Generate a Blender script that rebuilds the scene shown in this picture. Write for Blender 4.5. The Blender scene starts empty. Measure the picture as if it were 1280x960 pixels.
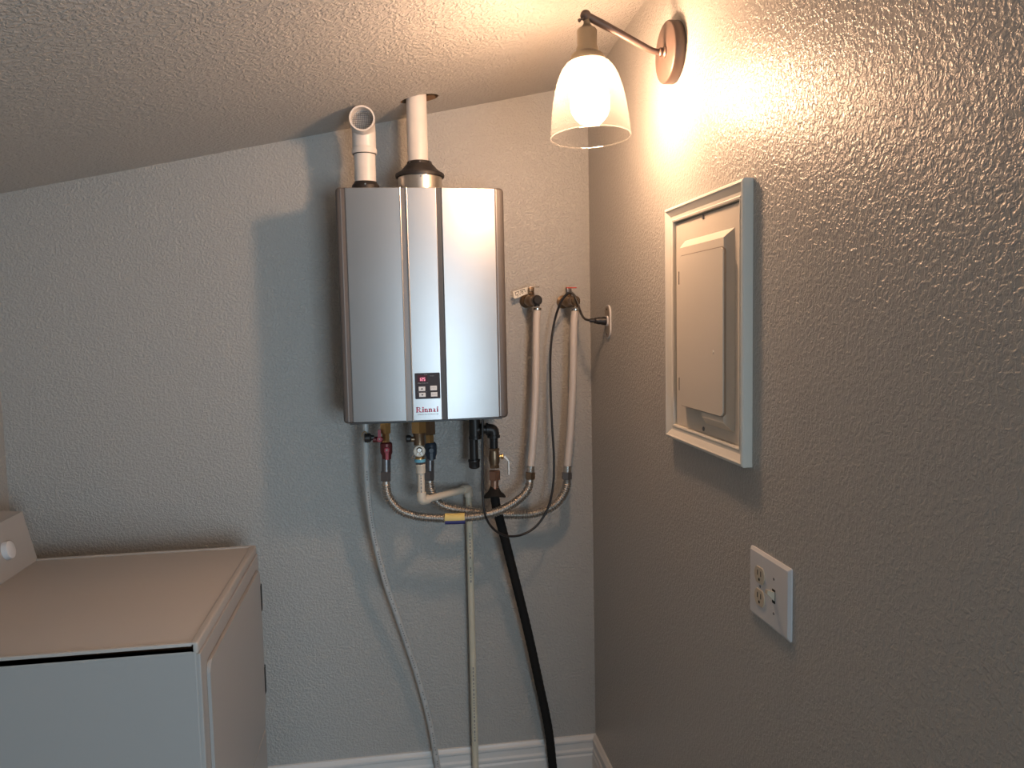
import bpy, bmesh, math, random
from mathutils import Vector, Matrix, Euler
random.seed(7)
S = bpy.context.scene
COL = S.collection
PI = math.pi
H = 1.52          # camera height above the floor
CY = -2.48        # camera distance from the back wall (wall surface is y = 0)
XW = 0.634        # right wall surface
XL = -1.12        # left wall surface
YB = -3.62        # wall behind the camera
YE = -1.95         # the right wall ends here, the room widens to the right behind it
XR = 2.0          # far right wall of that wider part

# ------------------------------------------------------------ camera
F = 990.0
RX = Vector((0.98827697, -0.03224615, 0.14922742))   # world axes seen in image axes (right, down, forward)
RY = Vector((-0.15131061, -0.07665077, 0.9855099))
RZ = Vector((-0.02034051, -0.99653642, -0.08063138))
cam = bpy.data.cameras.new('camera')
cam.sensor_width = 36.0
cam.lens = F / 1280 * 36
cam.clip_start = 0.02
co = bpy.data.objects.new('camera', cam)
COL.objects.link(co)
M3 = Matrix(((RX.x, -RX.y, -RX.z), (RY.x, -RY.y, -RY.z), (RZ.x, -RZ.y, -RZ.z)))
co.matrix_world = Matrix.Translation((0, CY, H)) @ M3.to_4x4()
S.camera = co

# ------------------------------------------------------------ view and world
S.view_settings.view_transform = 'Standard'
S.view_settings.look = 'None'
S.view_settings.exposure = 0.0
S.view_settings.gamma = 1.0
S.view_settings.use_curve_mapping = False
w = bpy.data.worlds.new('world'); S.world = w
w.use_nodes = True
w.node_tree.nodes['Background'].inputs[0].default_value = (0.62, 0.78, 1.0, 1)
w.node_tree.nodes['Background'].inputs[1].default_value = 1.0

# daylight coming through the window behind the camera
WX0, WX1, WZ0, WZ1 = 0.36, 1.50, 0.60, 1.74
la = bpy.data.lights.new('daylight', 'AREA')
la.shape = 'RECTANGLE'; la.size = 1.12; la.size_y = 1.12
la.energy = 52; la.color = (0.70, 0.875, 1.0)
lo = bpy.data.objects.new('daylight', la); COL.objects.link(lo)
lo.location = ((WX0 + WX1) / 2, YB - 0.14, (WZ0 + WZ1) / 2)
lo.rotation_euler = (math.radians(90), 0, 0)
BULB = 295.0
BULB_COLOR = (1.0, 0.60, 0.36)

# ------------------------------------------------------------ materials
def mat(name, color, rough=0.5, metal=0.0, spec=0.5, coat=0.0, bump=None, var=None, brushed=None):
    m = bpy.data.materials.new(name); m.use_nodes = True
    nt = m.node_tree; N = nt.nodes; L = nt.links
    b = N['Principled BSDF']
    b.inputs['Base Color'].default_value = (*color, 1)
    b.inputs['Roughness'].default_value = rough
    b.inputs['Metallic'].default_value = metal
    b.inputs['Specular IOR Level'].default_value = spec
    b.inputs['Coat Weight'].default_value = coat
    tc = N.new('ShaderNodeTexCoord')
    if var:                      # (scale, amount) gentle mottling / wear
        n = N.new('ShaderNodeTexNoise'); n.inputs['Scale'].default_value = var[0]; n.inputs['Detail'].default_value = 4
        L.new(tc.outputs['Object'], n.inputs['Vector'])
        r = N.new('ShaderNodeMapRange')
        r.inputs['From Min'].default_value = 0.3; r.inputs['From Max'].default_value = 0.7
        r.inputs['To Min'].default_value = 1 - var[1]; r.inputs['To Max'].default_value = 1 + var[1]
        L.new(n.outputs[0], r.inputs['Value'])
        mx = N.new('ShaderNodeVectorMath'); mx.operation = 'SCALE'
        mx.inputs[0].default_value = color
        L.new(r.outputs[0], mx.inputs['Scale'])
        L.new(mx.outputs[0], b.inputs['Base Color'])
    if brushed:
        mp = N.new('ShaderNodeMapping'); mp.inputs['Scale'].default_value = brushed
        L.new(tc.outputs['Object'], mp.inputs[0])
        n = N.new('ShaderNodeTexNoise'); n.inputs['Scale'].default_value = 1; n.inputs['Detail'].default_value = 3
        L.new(mp.outputs[0], n.inputs['Vector'])
        bp = N.new('ShaderNodeBump'); bp.inputs['Strength'].default_value = 0.06; bp.inputs['Distance'].default_value = 0.001
        L.new(n.outputs[0], bp.inputs['Height']); L.new(bp.outputs[0], b.inputs['Normal'])
    if bump:                     # (scale, strength, distance)
        n = N.new('ShaderNodeTexNoise'); n.inputs['Scale'].default_value = bump[0]; n.inputs['Detail'].default_value = 2.5
        n.inputs['Roughness'].default_value = 0.5
        L.new(tc.outputs['Object'], n.inputs['Vector'])
        bp = N.new('ShaderNodeBump'); bp.inputs['Strength'].default_value = bump[1]; bp.inputs['Distance'].default_value = bump[2]
        L.new(n.outputs[0], bp.inputs['Height']); L.new(bp.outputs[0], b.inputs['Normal'])
    return m

def plaster(name, color, rough, scale, dist, lo_, hi_):
    """rolled / orange peel plaster: flattened blobs over a fine grain"""
    m = bpy.data.materials.new(name); m.use_nodes = True
    nt = m.node_tree; N = nt.nodes; L = nt.links
    b = N['Principled BSDF']
    b.inputs['Base Color'].default_value = (*color, 1)
    b.inputs['Roughness'].default_value = rough
    tc = N.new('ShaderNodeTexCoord')
    n = N.new('ShaderNodeTexNoise'); n.inputs['Scale'].default_value = scale; n.inputs['Detail'].default_value = 3; n.inputs['Roughness'].default_value = 0.5
    n.inputs['Distortion'].default_value = 0.6
    L.new(tc.outputs['Object'], n.inputs['Vector'])
    r = N.new('ShaderNodeMapRange'); r.interpolation_type = 'SMOOTHSTEP'
    r.inputs['From Min'].default_value = lo_; r.inputs['From Max'].default_value = hi_
    L.new(n.outputs[0], r.inputs['Value'])
    n2 = N.new('ShaderNodeTexNoise'); n2.inputs['Scale'].default_value = scale * 3.1; n2.inputs['Detail'].default_value = 2
    L.new(tc.outputs['Object'], n2.inputs['Vector'])
    ad = N.new('ShaderNodeMath'); ad.operation = 'MULTIPLY_ADD'; ad.inputs[1].default_value = 0.35
    L.new(n2.outputs[0], ad.inputs[0]); L.new(r.outputs[0], ad.inputs[2])
    bp = N.new('ShaderNodeBump'); bp.inputs['Strength'].default_value = 1.0; bp.inputs['Distance'].default_value = dist
    L.new(ad.outputs[0], bp.inputs['Height']); L.new(bp.outputs[0], b.inputs['Normal'])
    return m

def emit(name, color, strength):
    m = bpy.data.materials.new(name); m.use_nodes = True
    nt = m.node_tree; nt.nodes.clear()
    e = nt.nodes.new('ShaderNodeEmission'); e.inputs[0].default_value = (*color, 1); e.inputs[1].default_value = strength
    o = nt.nodes.new('ShaderNodeOutputMaterial'); nt.links.new(e.outputs[0], o.inputs[0])
    return m

def clear_glass(name):
    m = bpy.data.materials.new(name); m.use_nodes = True
    nt = m.node_tree; N = nt.nodes; L = nt.links; N.clear()
    t = N.new('ShaderNodeBsdfTransparent'); t.inputs[0].default_value = (0.97, 0.965, 0.95, 1)
    g = N.new('ShaderNodeBsdfGlossy'); g.inputs['Roughness'].default_value = 0.03
    d = N.new('ShaderNodeBsdfTranslucent'); d.inputs[0].default_value = (0.9, 0.9, 0.88, 1)
    lw = N.new('ShaderNodeLayerWeight'); lw.inputs[0].default_value = 0.5
    pw = N.new('ShaderNodeMath'); pw.operation = 'POWER'; pw.inputs[1].default_value = 5; L.new(lw.outputs['Facing'], pw.inputs[0])
    ma = N.new('ShaderNodeMath'); ma.operation = 'MULTIPLY_ADD'; ma.inputs[1].default_value = 0.5; ma.inputs[2].default_value = 0.03; L.new(pw.outputs[0], ma.inputs[0])
    m0 = N.new('ShaderNodeMixShader'); m0.inputs[0].default_value = 0.04  # small translucent share added as the bulb's glow in the glass
    L.new(t.outputs[0], m0.inputs[1]); L.new(d.outputs[0], m0.inputs[2])
    mx = N.new('ShaderNodeMixShader'); L.new(ma.outputs[0], mx.inputs[0])
    L.new(m0.outputs[0], mx.inputs[1]); L.new(g.outputs[0], mx.inputs[2])
    o = N.new('ShaderNodeOutputMaterial'); L.new(mx.outputs[0], o.inputs[0])
    return m

WALL = plaster('wall_paint', (0.41, 0.41, 0.395), 0.36, 135, 0.0013, 0.40, 0.64)
WALLR = plaster('wall_paint_side', (0.39, 0.38, 0.36), 0.30, 140, 0.00075, 0.38, 0.66)
CEIL = plaster('ceiling_paint', (0.50, 0.48, 0.45), 0.55, 105, 0.0022, 0.42, 0.64)
WHITE = mat('white_enamel_trim', (0.66, 0.66, 0.65), 0.35, bump=(40, 0.12, 0.001))
FRAMEW = mat('cream_frame_paint', (0.68, 0.66, 0.60), 0.4, bump=(60, 0.15, 0.001))
PANELM = mat('panel_beige_steel', (0.62, 0.57, 0.49), 0.4)
FLOORM = mat('vinyl_floor', (0.28, 0.24, 0.20), 0.45, var=(6, 0.15))
WOOD = mat('attic_wood', (0.16, 0.09, 0.045), 0.8, var=(30, 0.3))
STEEL = mat('silver_front_steel', (0.42, 0.425, 0.43), 0.39, 0.95, var=(5, 0.03), brushed=(900, 900, 8))
DARKRAIL = mat('bronze_grey_casing', (0.115, 0.10, 0.092), 0.5, 0.1)
SLATE = mat('slate_groove', (0.05, 0.053, 0.06), 0.5)
GROOVE = mat('groove_steel', (0.22, 0.20, 0.19), 0.4, 0.6)
PALE = mat('edge_highlight_steel', (0.8, 0.79, 0.77), 0.25, 0.8)
FLUE = mat('flue_steel', (0.62, 0.58, 0.52), 0.28, 0.95, brushed=(8, 8, 700))
RUBBER = mat('black_rubber', (0.018, 0.015, 0.014), 0.5)
SLEEVE = mat('matte_black_sleeve', (0.010, 0.010, 0.010), 0.75, spec=0.25)
BLACKP = mat('black_plastic', (0.018, 0.017, 0.018), 0.4)
IRON = mat('black_iron', (0.032, 0.030, 0.030), 0.42, 0.4, bump=(180, 0.3, 0.0006))
PVC = mat('white_pvc', (0.70, 0.66, 0.62), 0.35, var=(25, 0.04))
CPVC = mat('cream_cpvc', (0.66, 0.60, 0.50), 0.38, var=(25, 0.04))
OLDPVC = mat('yellowed_pvc', (0.58, 0.55, 0.44), 0.42, var=(18, 0.06))
PEX = mat("translucent_white_tube", (0.56, 0.52, 0.485), 0.35)
VINYL = mat('clear_grey_vinyl', (0.46, 0.475, 0.47), 0.3, var=(40, 0.08))
STAIN = mat('stainless_corrugated', (0.52, 0.49, 0.455), 0.40, 1.0)
DSTEEL = mat('dull_steel', (0.20, 0.20, 0.21), 0.33, 0.8)
BRASS = mat('brass', (0.50, 0.35, 0.16), 0.3, 0.95)
OLDBRASS = mat('tarnished_brass', (0.25, 0.18, 0.12), 0.38, 0.9, bump=(150, 0.3, 0.0006))
COPPER = mat('copper_tube', (0.36, 0.22, 0.16), 0.4, 0.9)
DULL = mat('zinc_plated', (0.55, 0.52, 0.48), 0.45, 0.7)
CHROME = mat('chrome', (0.75, 0.72, 0.68), 0.15, 1.0)
REDP = mat('red_valve_plastic', (0.33, 0.03, 0.05), 0.4)
DARKRED = mat('dark_red_valve_body', (0.13, 0.025, 0.025), 0.4, 0.3)
REDL = mat('red_lever_paint', (0.55, 0.06, 0.04), 0.4)
NAVY = mat('dark_blue_valve_plastic', (0.02, 0.035, 0.055), 0.4)
LBLUE = mat('light_blue_band', (0.14, 0.42, 0.58), 0.45)
NAVYL = mat('navy_label', (0.025, 0.03, 0.16), 0.5)
YELLOW = mat('yellow_label', (0.75, 0.58, 0.20), 0.5)
PAPER = mat('paper_tag', (0.74, 0.72, 0.64), 0.7)
INK = mat('black_ink', (0.02, 0.02, 0.022), 0.6)
GREYINK = mat('grey_ink', (0.22, 0.22, 0.22), 0.6)
LOGOM = mat('crimson_logo', (0.42, 0.008, 0.075), 0.5)
CTRL = mat('control_panel_black', (0.03, 0.028, 0.036), 0.5, spec=0.25)
DISP = mat('display_window', (0.05, 0.004, 0.012), 0.4, spec=0.2)
LED = emit('led_digits', (1.0, 0.30, 0.42), 1.6)
BUTTON = mat('button_white', (0.70, 0.72, 0.74), 0.4)
PRINTW = mat('white_print', (0.5, 0.5, 0.52), 0.6)
LAMPM = mat('lamp_bronze', (0.105, 0.072, 0.06), 0.42, 0.2)
SOCKM = mat('lamp_socket_nickel', (0.26, 0.22, 0.16), 0.35, 0.6)
GLASS = clear_glass('lamp_clear_glass')
BULBM = emit('bulb_glow', BULB_COLOR, BULB)
PLATE = mat('switch_plate_white', (0.60, 0.61, 0.63), 0.4)
IVORY = mat('receptacle_ivory', (0.52, 0.46, 0.36), 0.4)
GREYPLATE = mat('grey_metal_plate', (0.30, 0.25, 0.20), 0.35, 0.5)
DRYERM = mat('dryer_enamel', (0.36, 0.35, 0.34), 0.4)
DRYTOP = mat('dryer_top_warm_lit', (0.42, 0.39, 0.36), 0.35)  # lighter, warmer copy of the enamel: warm lamp light painted into the top
HOLE = mat('dark_slot', (0.01, 0.01, 0.01), 0.8)

# ------------------------------------------------------------ helpers
def P(px, py, y=None, x=None):
    """the real point at depth y (or on plane x) on the sight line of a photograph pixel"""
    v = Vector((px - 640, py - 480, F))
    r = Vector((v.dot(RX), v.dot(RY), v.dot(RZ)))
    t = (y - CY) / r.y if y is not None else x / r.x
    return Vector((r.x * t, CY + r.y * t, H + r.z * t))

ORG = {}
def link(o): COL.objects.link(o); return o

def thing(name, loc, label, cat, group=None):
    o = bpy.data.objects.new(name, None); link(o)
    o.empty_display_size = 0.05
    o.location = loc; ORG[o] = Vector(loc)
    o['label'] = label; o['category'] = cat
    if group: o['group'] = group
    return o

def obj(name, bm, m, parent=None, smooth=True, loc=None, label=None, sharp=True):
    bmesh.ops.recalc_face_normals(bm, faces=bm.faces)
    me = bpy.data.meshes.new(name)
    org = ORG[parent] if parent is not None else Vector(loc or (0, 0, 0))
    bmesh.ops.translate(bm, verts=bm.verts, vec=-org)
    bm.to_mesh(me); bm.free()
    if isinstance(m, (list, tuple)):
        for k in m: me.materials.append(k)
    else: me.materials.append(m)
    if smooth:
        for p in me.polygons: p.use_smooth = True
        if sharp:
          try: me.set_sharp_from_angle(angle=math.radians(38))
          except Exception: pass
    o = bpy.data.objects.new(name, me); link(o)
    if parent is not None: o.parent = parent
    else: o.location = org
    ORG[o] = org
    if label: o['label'] = label
    return o

def tag(o, label, cat, group=None):
    o['label'] = label; o['category'] = cat
    if group: o['group'] = group
    return o

def struct(o): o['kind'] = 'structure'; return o
def B(): return bmesh.new()

def box(bm, x0, x1, y0, y1, z0, z1, bev=0.0, seg=2):
    t = bmesh.new()
    bmesh.ops.create_cube(t, size=1)
    for v in t.verts:
        v.co = Vector(((x0 + x1) / 2 + v.co.x * (x1 - x0), (y0 + y1) / 2 + v.co.y * (y1 - y0), (z0 + z1) / 2 + v.co.z * (z1 - z0)))
    if bev: bmesh.ops.bevel(t, geom=t.edges[:], offset=bev, segments=seg, affect='EDGES', profile=0.5)
    me = bpy.data.meshes.new('t'); t.to_mesh(me); t.free(); bm.from_mesh(me); bpy.data.meshes.remove(me)
    return bm

def basis(d):
    d = Vector(d).normalized()
    a = Vector((0, 0, 1)) if abs(d.z) < 0.9 else Vector((1, 0, 0))
    u = d.cross(a).normalized(); v = d.cross(u).normalized()
    return d, u, v

def lathe(bm, prof, o, d=(0, 0, 1), seg=28, rot=0.0, cap=True, sy=1.0):
    """prof = [(radius, distance along d), ...]"""
    d, u, v = basis(d); o = Vector(o)
    rings = []
    for r, h in prof:
        rings.append([bm.verts.new(o + d * h + u * (r * math.cos(rot + 2 * PI * i / seg)) + v * (sy * r * math.sin(rot + 2 * PI * i / seg))) for i in range(seg)])
    for a, b in zip(rings, rings[1:]):
        for i in range(seg):
            bm.faces.new((a[i], a[(i + 1) % seg], b[(i + 1) % seg], b[i]))
    if cap:
        bm.faces.new(rings[0][::-1]); bm.faces.new(rings[-1])
    return bm

def nut(bm, o, d, r, h, c=0.0012):
    return lathe(bm, [(r * 0.9, 0), (r, c), (r, h - c), (r * 0.9, h)], o, d, seg=6)

def catmull(pts, n=10):
    pts = [Vector(p) for p in pts]
    q = [2 * pts[0] - pts[1]] + pts + [2 * pts[-1] - pts[-2]]
    out = []
    for i in range(1, len(q) - 2):
        a, b, c, e = q[i - 1], q[i], q[i + 1], q[i + 2]
        for k in range(n):
            t = k / n
            out.append(0.5 * ((2 * b) + (c - a) * t + (2 * a - 5 * b + 4 * c - e) * t * t + (3 * b - a - 3 * c + e) * t ** 3))
    out.append(pts[-1])
    return out

def resample(pts, step):
    out = [pts[0]]; acc = 0.0
    for a, b in zip(pts, pts[1:]):
        L = (b - a).length; pos = 0.0
        if L == 0: continue
        while acc + (L - pos) >= step:
            pos += step - acc; acc = 0.0
            out.append(a.lerp(b, pos / L))
        acc += L - pos
    if (out[-1] - pts[-1]).length > step * 0.3: out.append(pts[-1])
    else: out[-1] = pts[-1]
    return out

def sweep(bm, pts, rad, seg=14, cap=True, hollow=None):
    """rad: number or function(index) ; pts already dense"""
    n = len(pts); rings = []
    T = (pts[1] - pts[0]).normalized(); _, U, V = basis(T)
    for i, p in enumerate(pts):
        t = (pts[min(i + 1, n - 1)] - pts[max(i - 1, 0)]).normalized()
        U = (U - t * U.dot(t)).normalized(); V = t.cross(U)
        r = rad(i) if callable(rad) else rad
        rings.append([bm.verts.new(p + U * (r * math.cos(2 * PI * k / seg)) + V * (r * math.sin(2 * PI * k / seg))) for k in range(seg)])
    for a, b in zip(rings, rings[1:]):
        for k in range(seg):
            bm.faces.new((a[k], a[(k + 1) % seg], b[(k + 1) % seg], b[k]))
    if cap: bm.faces.new(rings[0][::-1]); bm.faces.new(rings[-1])
    return bm

def prism(bm, pts, vec):
    """extrude polygon pts (3-D points) along vec"""
    vec = Vector(vec)
    a = [bm.verts.new(Vector(p)) for p in pts]; b = [bm.verts.new(Vector(p) + vec) for p in pts]
    n = len(a)
    bm.faces.new(a); bm.faces.new(b[::-1])
    for i in range(n): bm.faces.new((a[i], b[i], b[(i + 1) % n], a[(i + 1) % n]))
    return bm

def rrect(w_, h_, r, n=6):
    out = []
    for cx, cy, a0 in ((w_ / 2 - r, h_ / 2 - r, 0), (-w_ / 2 + r, h_ / 2 - r, 90), (-w_ / 2 + r, -h_ / 2 + r, 180), (w_ / 2 - r, -h_ / 2 + r, 270)):
        for k in range(n + 1):
            a = math.radians(a0 + 90 * k / n); out.append((cx + r * math.cos(a), cy + r * math.sin(a)))
    return out

def text_bm(bm, s, origin, ux, uz, height, width=None, thick=0.0003, bold=0.0):
    """flat lettering laid on a surface: ux = reading direction, uz = up"""
    c = bpy.data.curves.new('t', 'FONT'); c.body = s; c.size = 1.0; c.offset = bold; c.resolution_u = 2
    o = bpy.data.objects.new('t', c); COL.objects.link(o)
    dg = bpy.context.evaluated_depsgraph_get()
    me = bpy.data.meshes.new_from_object(o.evaluated_get(dg))
    xs = [v.co.x for v in me.vertices]; ys = [v.co.y for v in me.vertices]
    x0, x1, y0, y1 = min(xs), max(xs), min(ys), max(ys)
    sy = height / (y1 - y0); sx = (width / (x1 - x0)) if width else sy
    ux, uz = Vector(ux), Vector(uz); n = ux.cross(uz)
    for v in me.vertices:
        v.co = Vector(origin) + ux * ((v.co.x - x0) * sx) + uz * ((v.co.y - y0) * sy) + n * thick
    bm.from_mesh(me)
    bpy.data.meshes.remove(me); bpy.data.objects.remove(o); bpy.data.curves.remove(c)
    return bm

def cz(x, y): return H + 0.604 + 0.2 * x - 0.055 * y      # sloped ceiling

# ------------------------------------------------------------ the room
T = 0.10
def wall(name, pts, vec, m):
    return struct(obj(name, prism(B(), pts, vec), m, smooth=False))
wall('wall_back', [(XL, 0, 0), (XW, 0, 0), (XW, 0, cz(XW, 0)), (XL, 0, cz(XL, 0))], (0, T, 0), WALL)
wall('wall_right', [(XW, YE, 0), (XW, 0, 0), (XW, 0, cz(XW, 0)), (XW, YE, cz(XW, YE))], (T, 0, 0), WALLR)
wall('wall_right_rear', [(XR, YB, 0), (XR, YE, 0), (XR, YE, cz(XR, YE)), (XR, YB, cz(XR, YB))], (T, 0, 0), WALLR)
wall('wall_corner', [(XW + T, YE, 0), (XR, YE, 0), (XR, YE, cz(XR, YE)), (XW + T, YE, cz(XW + T, YE))], (0, T, 0), WALL)
wall('wall_left', [(XL, YB, 0), (XL, 0, 0), (XL, 0, cz(XL, 0)), (XL, YB, cz(XL, YB))], (-T, 0, 0), WALL)
bm = B()          # wall behind the camera with its window opening
for q in ([(XL, 0), (WX0, 0), (WX0, None), (XL, None)], [(WX1, 0), (XR, 0), (XR, None), (WX1, None)],
          [(WX0, 0), (WX1, 0), (WX1, WZ0), (WX0, WZ0)], [(WX0, WZ1), (WX1, WZ1), (WX1, None), (WX0, None)]):
    prism(bm, [(x, YB, cz(x, YB) if z is None else z) for x, z in q], (0, -T, 0))
struct(obj('wall_front', bm, WALL, smooth=False))
bm = B()
for a in ((WX0 - .05, WX0, WZ0 - .05, WZ1 + .05), (WX1, WX1 + .05, WZ0 - .05, WZ1 + .05), (WX0, WX1, WZ0 - .05, WZ0), (WX0, WX1, WZ1, WZ1 + .05)):
    box(bm, a[0], a[1], YB, YB + 0.018, a[2], a[3], 0.002)
struct(obj('window_1', bm, WHITE, smooth=False))
struct(obj('floor', box(B(), XL - T, XR + T, YB - T, T, -0.06, 0), FLOORM, smooth=False))

# ceiling with the ragged hole for the vent pipe
VX, VY = 0.093, -0.155
bm = B()
outer = [bm.verts.new((x, y, cz(x, y))) for x, y in ((XL - T, YB - T), (XR + T, YB - T), (XR + T, T), (XL - T, T))]
hole = []
for i in range(26):
    a = 2 * PI * i / 26
    r = 0.036 + random.uniform(-0.0015, 0.002) + 0.026 * max(0, math.cos(a - 0.15)) ** 3 + 0.012 * max(0, math.cos(a - PI - .1)) ** 6
    x, y = VX + 0.003 + r * math.cos(a), VY + r * math.sin(a) * 0.95
    hole.append(bm.verts.new((x, y, cz(x, y))))
es = [bm.edges.new((outer[i], outer[(i + 1) % 4])) for i in range(4)] + [bm.edges.new((hole[i], hole[(i + 1) % 26])) for i in range(26)]
bmesh.ops.triangle_fill(bm, use_beauty=True, use_dissolve=False, edges=es)
top = [bm.verts.new(v.co + Vector((0, 0, 0.016))) for v in hole]
for i in range(26): bm.faces.new((hole[i], hole[(i + 1) % 26], top[(i + 1) % 26], top[i])).material_index = 1
ceiling = struct(obj('ceiling', bm, (CEIL, WOOD), smooth=False))
bm = B()
x0, x1, y0, y1 = XL - T, XR + T, YB - T, T
prism(bm, [(x0, y0, cz(x0, y0) + .16), (x1, y0, cz(x1, y0) + .16), (x1, y1, cz(x1, y1) + .16), (x0, y1, cz(x0, y1) + .16)], (0, 0, 0.03))
for xa, xb, ya, yb in ((x0, x0 + .04, y0, y1), (x1 - .04, x1, y0, y1), (x0, x1, y0, y0 + .04), (x0, x1, y1 - .04, y1), (0.17, 0.21, y0, y1), (-0.22, -0.18, y0, y1)):
    prism(bm, [(xa, ya, cz(xa, ya) + .005), (xb, ya, cz(xb, ya) + .005), (xb, yb, cz(xb, yb) + .005), (xa, yb, cz(xa, yb) + .005)], (0, 0, 0.16))
obj('light_block_roof', bm, WOOD, ceiling, smooth=False)  # unseen roof and joists, added to stop light leaking through the hole

# baseboards
BP = [(0, 0), (0.016, 0), (0.016, 0.070), (0.0125, 0.076), (0.0145, 0.082), (0.0145, 0.088), (0.0105, 0.094), (0.0105, 0.113), (0.0135, 0.118), (0.0135, 0.124), (0.009, 0.129), (0.006, 0.135), (0, 0.136)]
def baseboard(name, a, b, n, m0=(0, 0), m1=(0, 0)):
    """profile extruded from a to b; n points into the room; mitres m0, m1 shift with depth"""
    bm = B(); a, b, n = Vector(a), Vector(b), Vector(n); d = (b - a).normalized()
    A = [bm.verts.new(a + n * p + d * (p * m0[0]) + Vector((0, 0, z))) for p, z in BP]
    Bv = [bm.verts.new(b + n * p - d * (p * m1[0]) + Vector((0, 0, z))) for p, z in BP]
    k = len(BP)
    for i in range(k): bm.faces.new((A[i], A[(i + 1) % k], Bv[(i + 1) % k], Bv[i]))
    bm.faces.new(A[::-1]); bm.faces.new(Bv)
    return struct(obj(name, bm, WHITE, smooth=False))
baseboard('baseboard_back', (XL, 0, 0), (XW, 0, 0), (0, -1, 0), (1, 0), (1, 0))
baseboard('baseboard_right', (XW, 0, 0), (XW, YE, 0), (-1, 0, 0), (1, 0), (0, 0))
baseboard('baseboard_left', (XL, YB, 0), (XL, 0, 0), (1, 0, 0), (1, 0), (1, 0))

# ------------------------------------------------------------ water heater
HX0, HX1 = -0.1375, 0.3255
HZ0, HZ1 = H - 0.2795, H + 0.3695
YF = -0.25
wh = thing('water_heater', ((HX0 + HX1) / 2, -0.12, HZ0), 'silver tankless gas water heater hanging on the back wall, with lit control panel', 'water heater')
bm = B()
cxh, czh = (HX0 + HX1) / 2, (HZ0 + HZ1) / 2
W_, Hh = HX1 - HX0, HZ1 - HZ0
# casing: rounded rectangle body, front edge rolled over
def ringxz(w_, h_, r, y): return [(cxh + a, y, czh + b) for a, b in rrect(w_, h_, r, 6)]
rings = [ringxz(W_ - .004, Hh - .004, 0.010, -0.018), ringxz(W_ - .004, Hh - .004, 0.010, -0.205), ringxz(W_, Hh, 0.012, -0.207), ringxz(W_, Hh, 0.012, -0.238),
         ringxz(W_ - 0.004, Hh - 0.003, 0.011, -0.245), ringxz(W_ - 0.014, Hh - 0.008, 0.008, -0.2488), ringxz(W_ - 0.03, Hh - 0.012, 0.006, -0.2495)]
vr = [[bm.verts.new(p) for p in r] for r in rings]
for a, b in zip(vr, vr[1:]):
    n = len(a)
    for i in range(n): bm.faces.new((a[i], a[(i + 1) % n], b[(i + 1) % n], b[i]))
bm.faces.new(vr[0][::-1]); bm.faces.new(vr[-1])
obj('casing', bm, DARKRAIL, wh)
for zb_ in (HZ1 - 0.12, HZ0 + 0.06):
    obj('wall_bracket', box(B(), cxh - .09, cxh + .09, -0.019, 0.0, zb_, zb_ + 0.06, 0.002), DSTEEL, wh, smooth=False)

# gently bowed front: y as a function of x
FX0, FX1 = P(436.2, 380, y=-.252).x, P(621.3, 380, y=-.252).x
def bow(x):
    u = (x - (FX0 + FX1) / 2) / ((FX1 - FX0) / 2)
    return YF - 0.002 - 0.013 * (1 - abs(u) ** 2)
def front_strip(x0, x1, z0, z1, off=0.0, back=0.006, n=10, edge=0.0013):
    """a bowed sheet with rolled edges"""
    bm = B(); cols = []
    xs = [x0, x0 + edge * .3, x0 + edge, x0 + edge * 1.25] + [x0 + edge + (x1 - x0 - 2 * edge) * i / n for i in range(1, n)] + [x1 - edge * 1.25, x1 - edge, x1 - edge * .3, x1]
    dr = [1, .3, 0, 0] + [0] * (n - 1) + [0, 0, .3, 1]
    zs = [z0, z0 + edge * .3, z0 + edge, z0 + edge * 1.25, (z0 + z1) / 2, z1 - edge * 1.25, z1 - edge, z1 - edge * .3, z1]
    dz = [1, .3, 0, 0, 0, 0, 0, .3, 1]
    g = [[bm.verts.new((x, bow(x) - off + edge * max(dr[i], dz[j]), z)) for j, z in enumerate(zs)] for i, x in enumerate(xs)]
    for i in range(len(xs) - 1):
        for j in range(len(zs) - 1): bm.faces.new((g[i][j], g[i + 1][j], g[i + 1][j + 1], g[i][j + 1]))
    # skirt
    loop = [g[i][0] for i in range(len(xs))] + [g[-1][j] for j in range(1, len(zs))] + [g[i][-1] for i in range(len(xs) - 2, -1, -1)] + [g[0][j] for j in range(len(zs) - 2, 0, -1)]
    bk = [bm.verts.new((v.co.x, YF + 0.0015, v.co.z)) for v in loop]
    for i in range(len(loop)): bm.faces.new((loop[i], loop[(i + 1) % len(loop)], bk[(i + 1) % len(loop)], bk[i]))
    return bm
FZ0, FZ1 = HZ0 + 0.004, HZ1 - 0.003
def fx(px, py=380): return P(px, py, y=-.262).x
xs_ = [FX0, fx(504.2), fx(512.2), fx(548.8), fx(555.4), FX1]
obj('front_panel', front_strip(xs_[0], xs_[1], FZ0, FZ1), STEEL, wh)
obj('center_panel', front_strip(xs_[2], xs_[3], FZ0, FZ1), STEEL, wh)
obj('front_panel', front_strip(xs_[4], xs_[5], FZ0, FZ1), STEEL, wh)
obj('groove_strip', front_strip(xs_[1], xs_[2], FZ0, FZ1, off=-0.0035, edge=0.0004), GROOVE, wh)
obj('groove_strip', front_strip(xs_[3], xs_[4], FZ0, FZ1, off=-0.0035, edge=0.0004), SLATE, wh, label='dark groove right of the control panel')
for xe in (xs_[1], xs_[2]):  # bright highlights on the left groove's edges, modelled as pale beads
    bm = B()
    pts = [Vector((xe, bow(xe) - 0.0012, FZ0 + (FZ1 - FZ0) * i / 4)) for i in range(5)]
    sweep(bm, pts, 0.0016, 8); obj('groove_highlight', bm, PALE, wh)
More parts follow.
